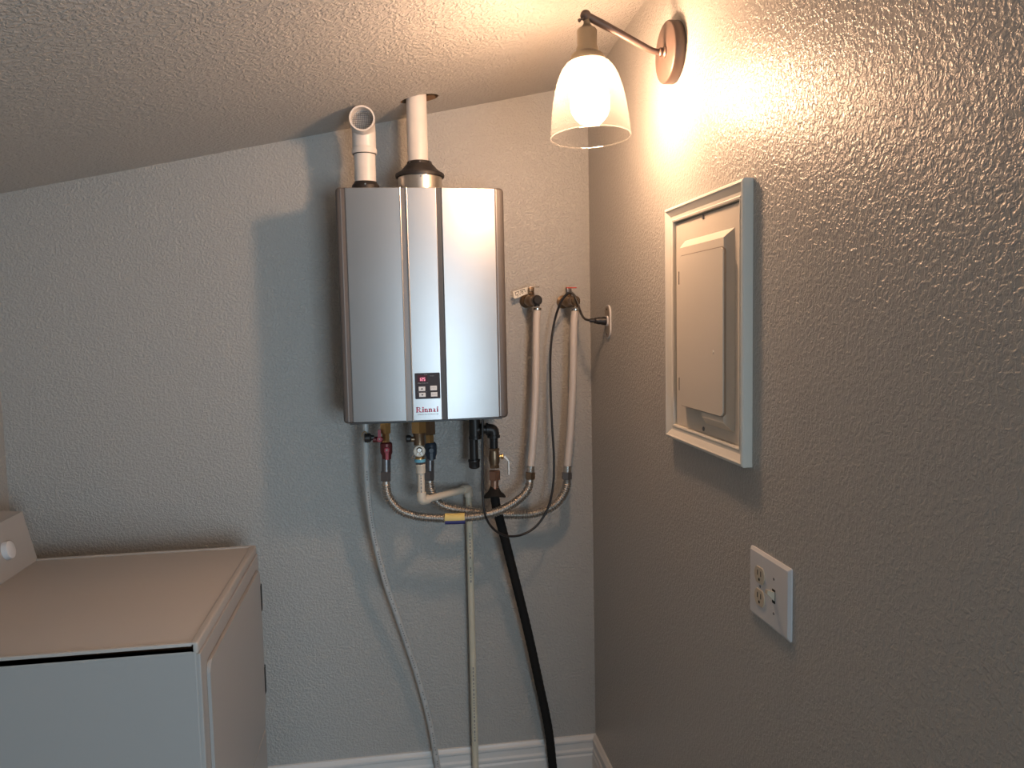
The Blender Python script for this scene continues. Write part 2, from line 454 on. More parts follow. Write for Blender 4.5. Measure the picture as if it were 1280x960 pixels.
# side seams in the dark rails
for px in (430.5, 623.6):
    x = fx(px) ; bm = B(); box(bm, x - .0012, x + .0012, YF - 0.0012, YF + 0.002, HZ0 + .006, HZ1 - .005)
    obj('rail_seam', bm, GROOVE, wh, smooth=False)
# lower lip
bm = B(); box(bm, HX0 + .018, HX1 - .018, -0.2535, -0.20, HZ0 - 0.0015, HZ0 + .0035, 0.001)
obj('bottom_lip', bm, BLACKP, wh, smooth=False)
# control panel
p0 = P(518.3, 466.5, y=-.262); p1 = P(550.5, 498, y=-.262)
cx0, cx1, czt, czb = p0.x, p1.x, p0.z, P(534, 498.3, y=-.262).z
yc = bow((cx0 + cx1) / 2)
cp = None
bm = B(); prism(bm, [((cx0 + cx1) / 2 + a, yc - 0.0022, (czt + czb) / 2 + b) for a, b in rrect(cx1 - cx0, czt - czb, 0.002, 3)], (0, 0.004, 0))
cp = obj('control_panel', bm, CTRL, wh, smooth=False)
yp = yc - 0.0022
def cpx(u): return cx0 + (cx1 - cx0) * u
def cpz(v): return czt - (czt - czb) * v
bm = B(); box(bm, cpx(.10), cpx(.50), yp - .0004, yp + .001, cpz(.34), cpz(.08)); dsp = obj('display', bm, DISP, cp, smooth=False)
# seven-segment 125
SEG = {'1': 'bc', '2': 'abged', '5': 'afgcd'}
bm = B()
dw, dh, th = 0.0042, 0.0092, 0.0013
for k, ch in enumerate('125'):
    ox = cpx(.165) + k * 0.0063; oz = cpz(.30)
    sg = {'a': (0, dw, dh - th, dh), 'g': (0, dw, dh / 2 - th / 2, dh / 2 + th / 2), 'd': (0, dw, 0, th), 'b': (dw - th, dw, dh / 2, dh), 'c': (dw - th, dw, 0, dh / 2), 'f': (0, th, dh / 2, dh), 'e': (0, th, 0, dh / 2)}
    for s in SEG[ch]:
        a = sg[s]; box(bm, ox + a[0], ox + a[1], yp - .0008, yp - .0003, oz + a[2], oz + a[3])
obj('digits', bm, LED, cp, smooth=False)
for (u0, u1, v0, v1, kind) in ((.14, .40, .52, .69, 'up'), (.15, .41, .76, .92, 'down'), (.60, .87, .50, .68, 'Priority'), (.62, .88, .75, .92, 'On/Off')):
    bm = B(); box(bm, cpx(u0), cpx(u1), yp - .0012, yp + .001, cpz(v1), cpz(v0), 0.0005, 1)
    bt = obj('button', bm, BUTTON, wh if False else cp, smooth=False)
    bm = B(); cx_, cz_ = (cpx(u0) + cpx(u1)) / 2, (cpz(v0) + cpz(v1)) / 2
    if kind in ('up', 'down'):
        s = 1 if kind == 'up' else -1
        prism(bm, [(cx_ - .0034, yp - .0015, cz_ - s * .0018), (cx_ + .0034, yp - .0015, cz_ - s * .0018), (cx_, yp - .0015, cz_ + s * .0026)], (0, .0004, 0))
        obj('arrow_mark', bm, INK, cp, smooth=False)
    else:
        text_bm(bm, kind, (cx_ - .0062, yp - .0012, cz_ - .0012), (1, 0, 0), (0, 0, 1), 0.0030, 0.0124)
        obj('button_lettering', bm, GREYINK, cp, smooth=False)
bm = B(); text_bm(bm, 'Water Temp (°F)', (cpx(.10), yp, cpz(.41)), (1, 0, 0), (0, 0, 1), 0.0030, cpx(.52) - cpx(.10)); obj('lettering', bm, PRINTW, cp, smooth=False)
bm = B(); text_bm(bm, 'Temperature', (cpx(.09), yp, cpz(.745)), (1, 0, 0), (0, 0, 1), 0.0020, cpx(.46) - cpx(.09)); obj('lettering', bm, PRINTW, cp, smooth=False)
bm = B(); text_bm(bm, 'In Use', (cpx(.38), yp, cpz(.085)), (1, 0, 0), (0, 0, 1), 0.0020, cpx(.49) - cpx(.38)); obj('lettering', bm, PRINTW, cp, smooth=False)
bm = B(); text_bm(bm, 'Priority', (cpx(.61), yp, cpz(.135)), (1, 0, 0), (0, 0, 1), 0.0021, cpx(.76) - cpx(.61)); obj('lettering', bm, PRINTW, cp, smooth=False)

# logo "Rinnai" in bold slab serif, built from strokes
def logo():
    bm = B(); P0 = P(520.0, 515.6, y=-.264); P1 = P(549.0, 508, y=-.264)
    tot = P1.x - P0.x
    U = tot / 7.6            # one unit
    zb = P0.z; yy = bow((P0.x + P1.x) / 2) - 0.0006
    cap, xh, sw = 1.70, 1.15, 0.40
    def R(x0, x1, z0, z1): box(bm, P0.x + x0 * U, P0.x + x1 * U, yy, yy + .0008, zb + z0 * U, zb + z1 * U)
    def arc(cx, cz_, ro, ri, a0, a1, sx=1.0):
        n = 12
        for k in range(n):
            a, b = math.radians(a0 + (a1 - a0) * k / n), math.radians(a0 + (a1 - a0) * (k + 1) / n)
            q = [(cx + sx * r * math.cos(t), cz_ + r * math.sin(t)) for r, t in ((ro, a), (ro, b), (ri, b), (ri, a))]
            prism(bm, [(P0.x + x * U, yy, zb + z * U) for x, z in q], (0, .0008, 0))
    sf = 0.16
    # R
    R(.18, .18 + .42, 0, cap); R(0, .85, 0, sf); R(0, .9, cap - sf, cap)
    R(.5, .95, cap - .2, cap); R(.5, .95, cap - .86, cap - .66)
    arc(.95, cap - .43, .43, .20, -90, 90, 1.15)
    prism(bm, [(P0.x + x * U, yy, zb + z * U) for x, z in ((.72, .75), (1.12, .75), (1.72, 0), (1.22, 0))], (0, .0008, 0)); R(1.2, 1.95, 0, sf)
    def ii(x):
        R(x + .1, x + .1 + sw, 0, xh); R(x, x + .1 + sw, xh - sf, xh); R(x - .02, x + .56, 0, sf); R(x + .06, x + .14 + sw, xh + .16, xh + .56)
    def nn(x):
        R(x + .1, x + .1 + sw, 0, xh); R(x, x + .3, xh - sf, xh); R(x - .02, x + .54, 0, sf)
        arc(x + .74, xh - .38, .38, .12, 0, 150, 1.0); R(x + .78, x + 1.12, 0, xh - .36); R(x + .66, x + 1.24, 0, sf)
    ii(2.02); nn(2.72); nn(4.1)
    x = 5.48
    arc(x + .42, xh - .36, .36, .16, 0, 160); R(x + .50, x + .84, .1, xh - .34); arc(x + .36, .32, .34, .12, 60, 330); R(x + .62, x + 1.02, 0, sf)
    ii(6.72)
    return bm
obj('logo', logo(), LOGOM, wh, smooth=False)
bm = B(); q0, q1 = P(521.5, 518.9, y=-.264), P(548, 518, y=-.264)
text_bm(bm, 'TANKLESS GAS WATER HEATER', (q0.x, bow(q0.x) - 0.0006, q0.z), (1, 0, 0), (0, 0, 1), 0.0030, q1.x - q0.x)
obj('lettering', bm, GREYINK, wh, smooth=False)
# flue collar and intake collar on top, inlet stubs below
IX, IY = -0.0570, -0.155
bm = B(); lathe(bm, [(0.063, -0.002), (0.063, 0.0415)], (VX + .004, VY, HZ1), seg=40); obj('flue_collar', bm, FLUE, wh)
bm = B(); lathe(bm, [(0.0370, -0.001), (0.0385, 0.016), (0.0375, 0.020), (0.0335, 0.024), (0.0315, 0.0290)], (IX, IY, HZ1), seg=36); obj('intake_gasket', bm, RUBBER, wh)
bm = B(); lathe(bm, [(.0025, 0), (.0022, .002)], (IX, IY - 0.0375, HZ1 + .018), (0, -1, 0), 10); obj('screw', bm, CHROME, wh)
bm = B(); lathe(bm, [(.0025, 0), (.0022, .002)], (VX + .004, VY - 0.063, HZ1 + .036), (0, -1, 0), 10); obj('screw', bm, DSTEEL, wh)

# ------------------------------------------------------------ vent pipe into the ceiling
vp = thing('vent_pipe', (VX, VY, HZ1 + .03), 'white vertical vent pipe rising from black cone into the hole in the ceiling', 'pipe')
bm = B(); lathe(bm, [(0.0292, 0), (0.0292, 0.44)], (VX, VY, HZ1 + .06), seg=40); obj('pipe', bm, PVC, vp)
bm = B(); vc = (VX + .004, VY, HZ1 + .048)
lathe(bm, [(0.0600, -0.006), (0.0690, -0.006), (0.0705, -0.001), (0.0690, 0.004), (0.061, 0.008), (0.050, 0.017), (0.0415, 0.027), (0.0365, 0.031), (0.0350, 0.038), (0.0310, 0.040)], vc, seg=44)
obj('cone_adapter', bm, RUBBER, vp)
for k in range(3):
    bm = B(); a = -PI / 2 + (k - 1) * 0.9
    d = Vector((math.cos(a), math.sin(a), 0))
    lathe(bm, [(.0022, 0), (.002, .002)], Vector(vc) + d * .0355 + Vector((0, 0, .034)), d, 8); obj('screw', bm, DSTEEL, vp)
# ------------------------------------------------------------ intake elbow
ip = thing('intake_pipe', (IX, IY, HZ1 + .01), 'short white air intake pipe with an open elbow facing the room', 'pipe')
ze = P(457, 190, y=IY - .03).z
bm = B(); lathe(bm, [(0.0300, 0), (0.0300, ze - HZ1 - 0.0291 + .01)], (IX, IY, HZ1 + .0291), seg=40); obj('pipe', bm, PVC, ip)
bm = B(); lathe(bm, [(0.0318, 0), (0.0318, .0022)], (IX, IY, ze - .0020), seg=36); obj('seam_ring', bm, RUBBER, ip)
el = B()
fc = P(451.5, 147.5, y=-0.222)       # centre of the open mouth
c0 = Vector((IX, IY, ze)); mouth = Vector((fc.x + .002, -0.222, fc.z))
md = (mouth - Vector((IX, IY + .02, fc.z - .010))).normalized()
path = [c0, c0 + Vector((0, 0, .022))] + []
kn = Vector((IX, IY, mouth.z - .004))
path = catmull([c0, c0 + Vector((0, 0, .012)), c0 + Vector((0, 0, .024)), kn + Vector((0, -.006, -.018)), kn + Vector((-.001, -.020, -.005)), kn + Vector((-.002, -.034, 0)), mouth], 6)
n = len(path)
def re(i):
    f = i / (n - 1)
    if f < .17: return .0352
    if f < .22: return .0352 - (f - .17) / .05 * .0022
    if f > .80: return .0350
    return .0330
rings = []; U = Vector((1, 0, 0)); Ts = []
for i, p in enumerate(path):
    t = (path[min(i + 1, n - 1)] - path[max(i - 1, 0)]).normalized()
    if i == n - 1: t = Vector((-.05, -1, .06)).normalized()
    U = (U - t * U.dot(t)).normalized(); V = t.cross(U); r = re(i)
    rings.append([el.verts.new(p + U * r * math.cos(2 * PI * k / 36) + V * r * math.sin(2 * PI * k / 36)) for k in range(36)])
# turn back inside for the open mouth
def inner(p, r): return [el.verts.new(p + U * r * math.cos(2 * PI * k / 36) + V * r * math.sin(2 * PI * k / 36)) for k in range(36)]
rings.append(inner(mouth - t * .0005, .0305)); rings.append(inner(mouth - t * .030, .0300)); rings.append(inner(mouth - t * .031, .0270)); rings.append(inner(mouth - t * .052, .0265))
for a, b in zip(rings, rings[1:]):
    for k in range(36): el.faces.new((a[k], a[(k + 1) % 36], b[(k + 1) % 36], b[k]))
el.faces.new(rings[0][::-1]); el.faces.new(rings[-1])
obj('elbow', el, PVC, ip)
# wire screen inside the mouth
bm = B()
sc = mouth - t * .028
for k in range(-5, 6):
    h = math.sqrt(max(0, .0295 ** 2 - (k * .0052) ** 2))
    for A, Bd in ((U, V), (V, U)):
        sweep(bm, [sc + A * (k * .0052) - Bd * h, sc + A * (k * .0052), sc + A * (k * .0052) + Bd * h], .0006, 5)
so = obj('mesh_screen', bm, DSTEEL, ip); so['kind'] = 'stuff'

# ------------------------------------------------------------ plumbing
def cyl(bm, a, b, r, seg=20):
    a, b = Vector(a), Vector(b); L = (b - a).length
    c = min(.0008, L * .2)
    return lathe(bm, [(r - c, 0), (r, c), (r, L - c), (r - c, L)], a, b - a, seg)

ZB = HZ0 - .001
def px_len(n, y): return n * (y - CY) / F

# corrugated connectors ------------------------------------------------
def corr(pts, r=0.0125):
    d = resample(catmull(pts, 16), 0.0009)
    n = len(d)
    def rad(i): return r * (1 + 0.15 * math.cos(2 * PI * i / 8)) if 14 < i < n - 14 else r * .90
    return sweep(B(), d, rad, 14)

YH = -0.145
hot = thing('flex_connector', P(482, 603, y=YH), 'front corrugated flex line with yellow label, from red valve to left white tube', 'flex pipe', 'corrugated flex lines under the heater')
hp = [P(482.5, 600, y=YH), P(483, 612, y=YH), P(487, 624, y=YH), P(500, 638, y=YH), P(520, 645, y=YH), P(545, 647.5, y=YH), P(575, 647.5, y=YH - .005), P(605, 644, y=YH - .01),
      P(630, 636, y=YH), P(650, 623, y=-.13), P(660, 611, y=-.125), P(662.5, 598, y=-.12)]
obj('corrugated_tube', corr(hp), STAIN, hot, sharp=False)
def end_nut(parent, px, py0, py1, y, m, r=.0165):
    a, b = P(px, py0, y=y), P(px, py1, y=y)
    bm = B(); nut(bm, a, b - a, r, (b - a).length); return obj('hex_nut', bm, m, parent)
end_nut(hot, 482.3, 601, 589, YH, DSTEEL)
end_nut(hot, 662.8, 599, 590, -.12, OLDBRASS, .0158)
bm = B(); cyl(bm, P(663, 590, y=-.12), P(663.4, 582, y=-.12), .0125); obj('collar', bm, CHROME, hot)
bm = B()
lp = resample(catmull(hp, 14), 0.001)
i0 = min(range(len(lp)), key=lambda i: (lp[i] - P(556, 647.5, y=YH)).length); i1 = min(range(len(lp)), key=lambda i: (lp[i] - P(582.5, 647, y=YH - .006)).length)
sweep(bm, lp[i0:i1:4], .0148, 20); lb = obj('label_band', bm, YELLOW, hot, label='yellow wrap label')
bm = B(); sweep(bm, [p + Vector((0, -.0078, -.0085)) for p in lp[i0:i1:4]], .0078, 14); obj('label_stripe', bm, NAVYL, lb, label='dark blue stripe')

YC = -0.10
cold = thing('flex_connector', P(537, 600, y=YC), 'rear corrugated flex line without label, from blue valve to right white tube', 'flex pipe', 'corrugated flex lines under the heater')
cpth = [P(537, 598, y=YC), P(537.5, 608, y=YC), P(541, 619, y=YC), P(551, 631, y=YC), P(570, 637, y=YC), P(600, 641, y=-.085), P(635, 643.5, y=-.07), P(665, 642.5, y=-.07), P(688, 635, y=-.08), P(701, 623, y=-.09), P(707.5, 610, y=-.095), P(709, 598, y=-.10)]
obj('corrugated_tube', corr(cpth), STAIN, cold, sharp=False)
end_nut(cold, 537, 600, 588, YC, DSTEEL, .0155)
end_nut(cold, 708.7, 599, 590, -.10, DSTEEL, .0160)
bm = B(); cyl(bm, P(709, 590, y=-.10), P(709.3, 582, y=-.10), .0125); obj('collar', bm, CHROME, cold)

# hot service valve (red)
hv = thing('isolation_valve', P(482, 575, y=YH), 'brass and red isolation valve with small red levers under the left of the heater', 'valve', 'isolation valves under the heater')
a = P(482, 535, y=YH); a.z = ZB
bm = B(); nut(bm, a, P(482, 541, y=YH) - a, .0172, (a - P(482, 541.5, y=YH)).length); obj('hex_nut', bm, BRASS, hv)
bm = B(); nut(bm, P(482, 541, y=YH), (0, 0, -1), .0120, (P(482, 541, y=YH) - P(482, 554, y=YH)).length); obj('neck', bm, BRASS, hv)
bm = B(); zt = P(482, 552.5, y=YH).z; z1_ = P(482, 574, y=YH).z; L = zt - z1_
lathe(bm, [(.0130, 0), (.0178, .004), (.0182, .012), (.0178, L * .62), (.0140, L * .78), (.0135, L)], (a.x, YH, zt), (0, 0, -1), 24); obj('valve_body', bm, DARKRED, hv)
bm = B(); cyl(bm, P(482.5, 573, y=YH), P(482.7, 592, y=YH), .0132); obj('pipe', bm, DSTEEL, hv)
def lever(parent, c, out, up, L, m, r=.0085):
    """round hub with a short lever tab"""
    bm = B(); c, out, up = Vector(c), Vector(out).normalized(), Vector(up).normalized(); s = out.cross(up)
    lathe(bm, [(r * .5, -.012), (r * .5, 0), (r, 0), (r, .005), (r * .8, .0065)], c, out, 20)
    q = [c + s * .0048, c + s * .0042 + up * L, c - s * .0042 + up * L, c - s * .0048]
    prism(bm, q, out * .0055)
    return obj('lever', bm, m, parent)
hl = lever(hv, P(483.5, 562.5, y=YH - .0195), (0, -1, 0), (0, 0, -1), .028, REDP)
bm = B(); lathe(bm, [(.0032, 0), (.0026, .002)], P(483.5, 562.5, y=YH - .026), (0, -1, 0), 10); obj('screw', bm, CHROME, hl)
# drain branch to the left with cap
yb = YH - .002
bm = B(); cyl(bm, P(479, 549, y=yb), P(466, 549.5, y=yb), .0085); obj('branch', bm, DARKRED, hv)
hl = lever(hv, P(474.3, 549, y=yb - .012), (0, -1, 0), (0.02, 0, 1), .028, REDP, .0082)
bm = B(); lathe(bm, [(.0026, 0), (.0022, .002)], P(474.3, 549, y=yb - .0185), (0, -1, 0), 10); obj('screw', bm, CHROME, hl)
bm = B(); p_ = P(455.5, 547.5, y=yb)
lathe(bm, [(.0115, 0), (.0135, .002), (.0135, .016), (.011, .019), (.008, .02), (.0075, .028)], p_, (1, 0, 0), 20); obj('drain_cap', bm, BLACKP, hv)
bm = B(); sweep(bm, catmull([p_ + Vector((.009, 0, -.016)), p_ + Vector((.006, -.004, .0165)), p_ + Vector((-.003, -.001, .0165)), p_ + Vector((-.008, 0, .004))], 6), .0012, 8); obj('cap_tether', bm, BRASS, hv)

# cold side
cv = thing('isolation_valve', P(537, 575, y=YC), 'dark blue and brass isolation valve behind the white round relief valve', 'valve', 'isolation valves under the heater')
a = P(537, 536, y=YC); a.z = ZB
bm = B(); nut(bm, a, (0, 0, -1), .0185, a.z - P(537, 543, y=YC).z); obj('hex_nut', bm, OLDBRASS, cv)
bm = B(); nut(bm, P(537, 543, y=YC), (0, 0, -1), .0135, P(537, 543, y=YC).z - P(537, 556, y=YC).z); obj('neck', bm, BRASS, cv)
zt, z1_ = P(537, 553, y=YC).z, P(537, 574, y=YC).z; L = zt - z1_
bm = B(); lathe(bm, [(.0135, 0), (.0175, .006), (.0185, L * .4), (.0175, L * .7), (.0145, L * .85), (.0140, L)], (P(538.5, 560, y=YC).x, YC, zt), (0, 0, -1), 24); obj('valve_body', bm, NAVY, cv)
lever(cv, P(539, 563, y=YC - .020), (0, -1, 0), (0, 0, -1), .030, NAVY)
bm = B(); cyl(bm, P(537.2, 573, y=YC), P(537.2, 591, y=YC), .0130); obj('pipe', bm, DSTEEL, cv)

# pressure relief valve with brass body and white dial
YR = -0.165
rv = thing('relief_valve', P(524.5, 560, y=YR), 'brass relief valve with white round face and light blue band under heater middle', 'valve')
a = P(523.5, 536, y=YR); a.z = ZB
bm = B(); nut(bm, a, (0, 0, -1), .0235, a.z - P(523.5, 541, y=YR).z); obj('hex_nut', bm, BRASS, rv)
bm = B(); z2 = P(524, 541, y=YR).z; z3 = P(524, 556, y=YR).z
lathe(bm, [(.0185, 0), (.0175, .006), (.0160, .010), (.0160, z2 - z3)], (a.x, YR, z2), (0, 0, -1), 28); obj('valve_body', bm, OLDBRASS, rv)
fcn = P(524.2, 564, y=YR - .016)
bm = B(); lathe(bm, [(.0165, 0), (.0178, .003), (.0178, .012), (.0160, .0145)], fcn + Vector((0, .012, 0)), (0, -1, 0), 30); obj('round_housing', bm, CPVC, rv)
bm = B(); lathe(bm, [(.0085, 0), (.0085, .003), (.0060, .006)], fcn + Vector((0, -.002, .004)), (0, -1, 0), 24)
for s in (-1, 1):
    prism(bm, [fcn + Vector((s * .0035, -.0035, .004)), fcn + Vector((s * .0085, -.0035, -.010)), fcn + Vector((s * .0055, -.0035, -.0115)), fcn + Vector((s * .0005, -.0035, 0.0))], (0, -.003, 0))
obj('lever', bm, CHROME, rv)
bm = B(); lathe(bm, [(.012, 0), (.0140, .003), (.0140, .012), (.0125, .014)], P(524.8, 571, y=YR - .006), (0, 0, -1), 28); obj('neck', bm, BRASS, rv)
bm = B(); lathe(bm, [(.0150, 0), (.0162, .001), (.0162, .0085), (.0150, .0095)], P(525, 573.5, y=YR - .006), (0, 0, -1), 28); obj('band', bm, LBLUE, rv)
bm = B(); nut(bm, P(525, 577, y=YR - .006), (0, 0, -1), .0150, .008); obj('hex_nut', bm, DSTEEL, rv)
bm = B(); cyl(bm, P(522, 549, y=YR), P(511, 549.3, y=YR), .0080); obj('branch', bm, OLDBRASS, rv)
bm = B(); lathe(bm, [(.0085, 0), (.0105, .002), (.0105, .013), (.0085, .015)], P(507.5, 548.5, y=YR), (1, 0, 0), 20); obj('drain_cap', bm, BLACKP, rv)
bm = B(); q = P(514.5, 572, y=YR - .006); sweep(bm, catmull([fcn + Vector((-.012, 0, -.008)), q + Vector((0, -.004, .001)), q, q + Vector((.006, .002, -.004))], 6), .0014, 8); obj('pull_ring', bm, CHROME, rv)

# cream relief drain pipe
YD = YR - .006
dp = thing('drain_pipe', P(526, 600, y=YD), 'cream plastic drain pipe going down, sideways through two elbows, then down to the floor', 'pipe')
top_ = P(525.3, 580, y=YD); cor = P(526.0, 626, y=YD)
s_ = Vector((top_.x + .001, YD, top_.z)); c1 = Vector((s_.x, YD, cor.z))
e2 = P(585.5, 607, y=-.034); e2.z = c1.z
rP = .0104; rS = .0138
bm = B(); lathe(bm, [(rS, 0), (rS + .0006, .001), (rS + .0006, .004), (rS, .005), (rS, .026), (rP, .0275)], s_, (0, 0, -1), 28); obj('coupling', bm, CPVC, dp)
bm = B(); cyl(bm, s_ - Vector((0, 0, .02)), c1 + Vector((0, 0, .02)), rP, 24); obj('pipe', bm, CPVC, dp)
def elbow(parent, corner, d1, d2, m, r=rS, L=.026, tube=rP):
    d1, d2 = Vector(d1).normalized(), Vector(d2).normalized(); c = Vector(corner)
    bend = .013
    p = catmull([c + d1 * L, c + d1 * (L * .6), c + d1 * bend, c + (d1 + d2) * (bend * .22), c + d2 * bend, c + d2 * (L * .6), c + d2 * L], 5)
    return obj('elbow', sweep(B(), p, r, 24), m, parent)
dd = (e2 - c1).normalized()
elbow(dp, c1, (0, 0, 1), dd, CPVC)
bm = B(); cyl(bm, c1 + dd * .02, e2 - dd * .02, rP, 24); obj('pipe', bm, CPVC, dp)
elbow(dp, e2, -dd, (0, 0, -1), CPVC)
bm = B(); fl = Vector((e2.x, e2.y, 0.0)); cyl(bm, e2 - Vector((0, 0, .02)), fl, rP, 24); obj('pipe', bm, OLDPVC, dp, label='yellowed long vertical pipe')
bm = B()
for k, (z0_, z1_) in enumerate([(e2.z - .05, e2.z - .09), (e2.z - .14, e2.z - .22), (e2.z - .25, e2.z - .30), (.42, .18)]):
    z = z0_
    while z > z1_:
        h = random.uniform(.003, .009); box(bm, e2.x - .0022, e2.x + .0016, e2.y - rP - .0002, e2.y - rP + .0012, z - h, z); z -= h + random.uniform(.003, .007)
z = s_.z - .032
while z > c1.z + .03:
    h = random.uniform(.003, .009); box(bm, s_.x - .002, s_.x + .0016, s_.y - rP - .0002, s_.y - rP + .0012, z - h, z); z -= h + .003
mk = obj('printed_marks', bm, GREYINK, dp, smooth=False); mk['kind'] = 'stuff'

# condensate hose
YV = -0.075
vt = [(457, 533, -.12), (457, 545, -.12), (457.5, 580, -.11), (460, 620, -.10), (467, 668, -.085), (481, 725, -.07), (502, 786, -.055), (522, 846, -.045), (537, 902, -.038), (547, 958, -.034)]
vt = [P(a, b, y=c) for a, b, c in vt]; vt[0].z = ZB + .001
vt.append(Vector((vt[-1].x + .012, -.036, vt[-1].z - .08)))
vt[-1].z = max(.0, vt[-1].z)
d = resample(catmull(vt, 10), .008)
d.append(Vector((d[-1].x + .002, d[-1].y, 0.001)))
ch = obj('condensate_hose', sweep(B(), d, .0092, 16), VINYL, loc=vt[3])
tag(ch, 'greyish clear vinyl condensate hose curving from heater left underside to the floor', 'hose')
bm = B()
run = [p for p in d if p.z < 1.1]
for i in range(2, len(run) - 1):
    if random.random() < .75:
        p = run[i]; tt = (run[i + 1] - run[i]).normalized()
        s = Vector((1, 0, 0)); s = (s - tt * s.dot(tt)).normalized(); up = tt
        c = p + Vector((.002, -.0091, 0)); prism(bm, [c + s * .0018, c + s * .0018 + up * .0045, c - s * .0018 + up * .0045, c - s * .0018], (0, -.0004, 0))
o = obj('printed_marks', bm, GREYINK, ch, smooth=False); o['kind'] = 'stuff'

# ------------------------------------------------------------ gas line
YG = -0.12
gp = thing('gas_pipe', P(605, 545, y=YG), 'black iron gas pipe with tee, capped drip leg and brass shutoff valve', 'gas pipe')
T0 = P(593.5, 538, y=YG); xg2 = P(617.5, 560, y=YG).x; zt_ = P(593, 539, y=YG).z
bm = B(); a = Vector((T0.x, YG, ZB)); lathe(bm, [(.0175, 0), (.0175, a.z - P(593, 545, y=YG).z), (.0190, a.z - P(593, 545.3, y=YG).z), (.0190, a.z - P(593, 548.5, y=YG).z), (.016, a.z - P(593, 549, y=YG).z)], a, (0, 0, -1), 28)
zc = P(600, 537, y=YG).z
lathe(bm, [(.0165, 0), (.0165, .014), (.0185, .0145), (.0185, .021), (.014, .0215)], (T0.x, YG, zc), (1, 0, 0), 28)
obj('tee', bm, IRON, gp)
bm = B(); cyl(bm, (T0.x + .018, YG, zc), (xg2 - .012, YG, zc), .0125, 24); obj('nipple', bm, IRON, gp)
cE = Vector((xg2, YG, zc))
pth = catmull([cE + Vector((-.022, 0, 0)), cE + Vector((-.014, 0, 0)), cE + Vector((-.003, 0, -.003)), cE + Vector((0, 0, -.012)), cE + Vector((0, 0, -.020))], 6)
bm = B(); sweep(bm, pth, .0165, 24)
lathe(bm, [(.0165, 0), (.0195, .0008), (.0195, .008), (.0165, .009)], cE + Vector((0, 0, -.018)), (0, 0, -1), 28)
lathe(bm, [(.0165, 0), (.0190, .0008), (.0190, .007), (.0165, .008)], cE + Vector((-.016, 0, 0)), (-1, 0, 0), 28)
obj('elbow', bm, IRON, gp)
zl0, zl1, zl2 = P(592, 548, y=YG).z, P(592, 574, y=YG).z, P(592, 585.5, y=YG).z
xl_ = P(592.3, 560, y=YG).x
bm = B(); cyl(bm, (xl_, YG, zl0), (xl_, YG, zl1 - .002), .0133, 24); obj('drip_leg', bm, IRON, gp)
bm = B(); lathe(bm, [(.0150, 0), (.0182, .001), (.0185, .006), (.0170, .008), (.0165, (zl1 - zl2) - .004), (.012, zl1 - zl2)], (xl_, YG, zl1), (0, 0, -1), 24); obj('pipe_cap', bm, IRON, gp)
def gz(py): return P(617, py, y=YG).z
bm = B(); cyl(bm, (xg2, YG, cE.z - .024), (xg2, YG, gz(562)), .0125, 24)
for k in range(5): lathe(bm, [(.0122, 0), (.0132, .0006), (.0122, .0012)], (xg2, YG, gz(550) - .004 * k), (0, 0, -1), 24)
obj('nipple', bm, IRON, gp)
bm = B(); nut(bm, (xg2, YG, gz(560)), (0, 0, -1), .0170, .008)
L = gz(561) - gz(583)
lathe(bm, [(.0145, 0), (.0150, .006), (.0165, L * .35), (.0165, L * .6), (.0140, L * .8), (.0140, L)], (xg2, YG, gz(563)), (0, 0, -1), 24)
nut(bm, (xg2, YG, gz(581)), (0, 0, -1), .0160, .009)
gb = obj('shutoff_valve', bm, OLDBRASS, gp)
bm = B(); cyl(bm, (xg2 + .012, YG, gz(571)), (xg2 + .026, YG, gz(571)), .0055, 14); nut(bm, (xg2 + .022, YG, gz(571)), (1, 0, 0), .0085, .006); obj('stem', bm, BRASS, gb)
hx, hz = xg2 + .028, gz(571)
bm = B()
pr = [(0, .004), (.004, .004), (.0165, -.013), (.0165, -.056), (.0130, -.056), (.0130, -.015), (.001, -.001), (0, -.001)]
prism(bm, [(hx + a_, YG - .010, hz + b_) for a_, b_ in pr], (0, .016, 0)); obj('handle', bm, DULL, gb, smooth=False, label='bent bright steel lever')
bm = B(); nut(bm, (xg2, YG, gz(588)), (0, 0, -1), .0182, gz(588) - gz(600)); obj('union_nut', bm, COPPER, gp)
bm = B(); cyl(bm, (xg2, YG, gz(599)), P(618, 619, y=YG), .0122, 20)
for k in range(4): lathe(bm, [(.0118, 0), (.0132, .0008), (.0118, .0016)], (xg2, YG, gz(609) - .0032 * k), (0, 0, -1), 24)
obj('tube_end', bm, COPPER, gp)

gh = thing('gas_hose', P(620, 640, y=YG), 'thick black sleeved gas hose slanting from the brass shutoff valve down to the baseboard', 'hose')
gpts = [P(618, 611, y=YG), P(619, 625, y=-.118), P(622, 640, y=-.113), P(629, 666, y=-.10), P(643, 721, y=-.085), P(659, 786, y=-.07), P(673, 850, y=-.055), P(685.5, 911, y=-.045), P(691, 958, y=-.04)]
gpts.append(Vector((gpts[-1].x + .008, -.04, .001)))
bm = B(); dn = resample(catmull(gpts, 10), .006)
n_ = len(dn)
sweep(bm, dn[2:], lambda i: .0140 + .0004 * math.sin(i * 1.9), 16)
obj('sleeve', bm, SLEEVE, gh)
bm = B(); bt = P(618, 611, y=YG)
def flange():
    ring = []; seg = 28; prof = [(.0135, -.008), (.0155, .000), (.021, .007), (.030, .014), (.0345, .022), (.0335, .024), (.023, .018), (.0150, .016)]
    for r, h in prof:
        ring.append([bm.verts.new(bt + Vector((r * math.cos(2 * PI * i / seg), r * .8 * math.sin(2 * PI * i / seg), -h - (0.0035 * math.cos(4 * PI * i / seg) if r > .02 else 0)))) for i in range(seg)])
    for a_, b_ in zip(ring, ring[1:]):
        for i in range(seg): bm.faces.new((a_[i], a_[(i + 1) % seg], b_[(i + 1) % seg], b_[i]))
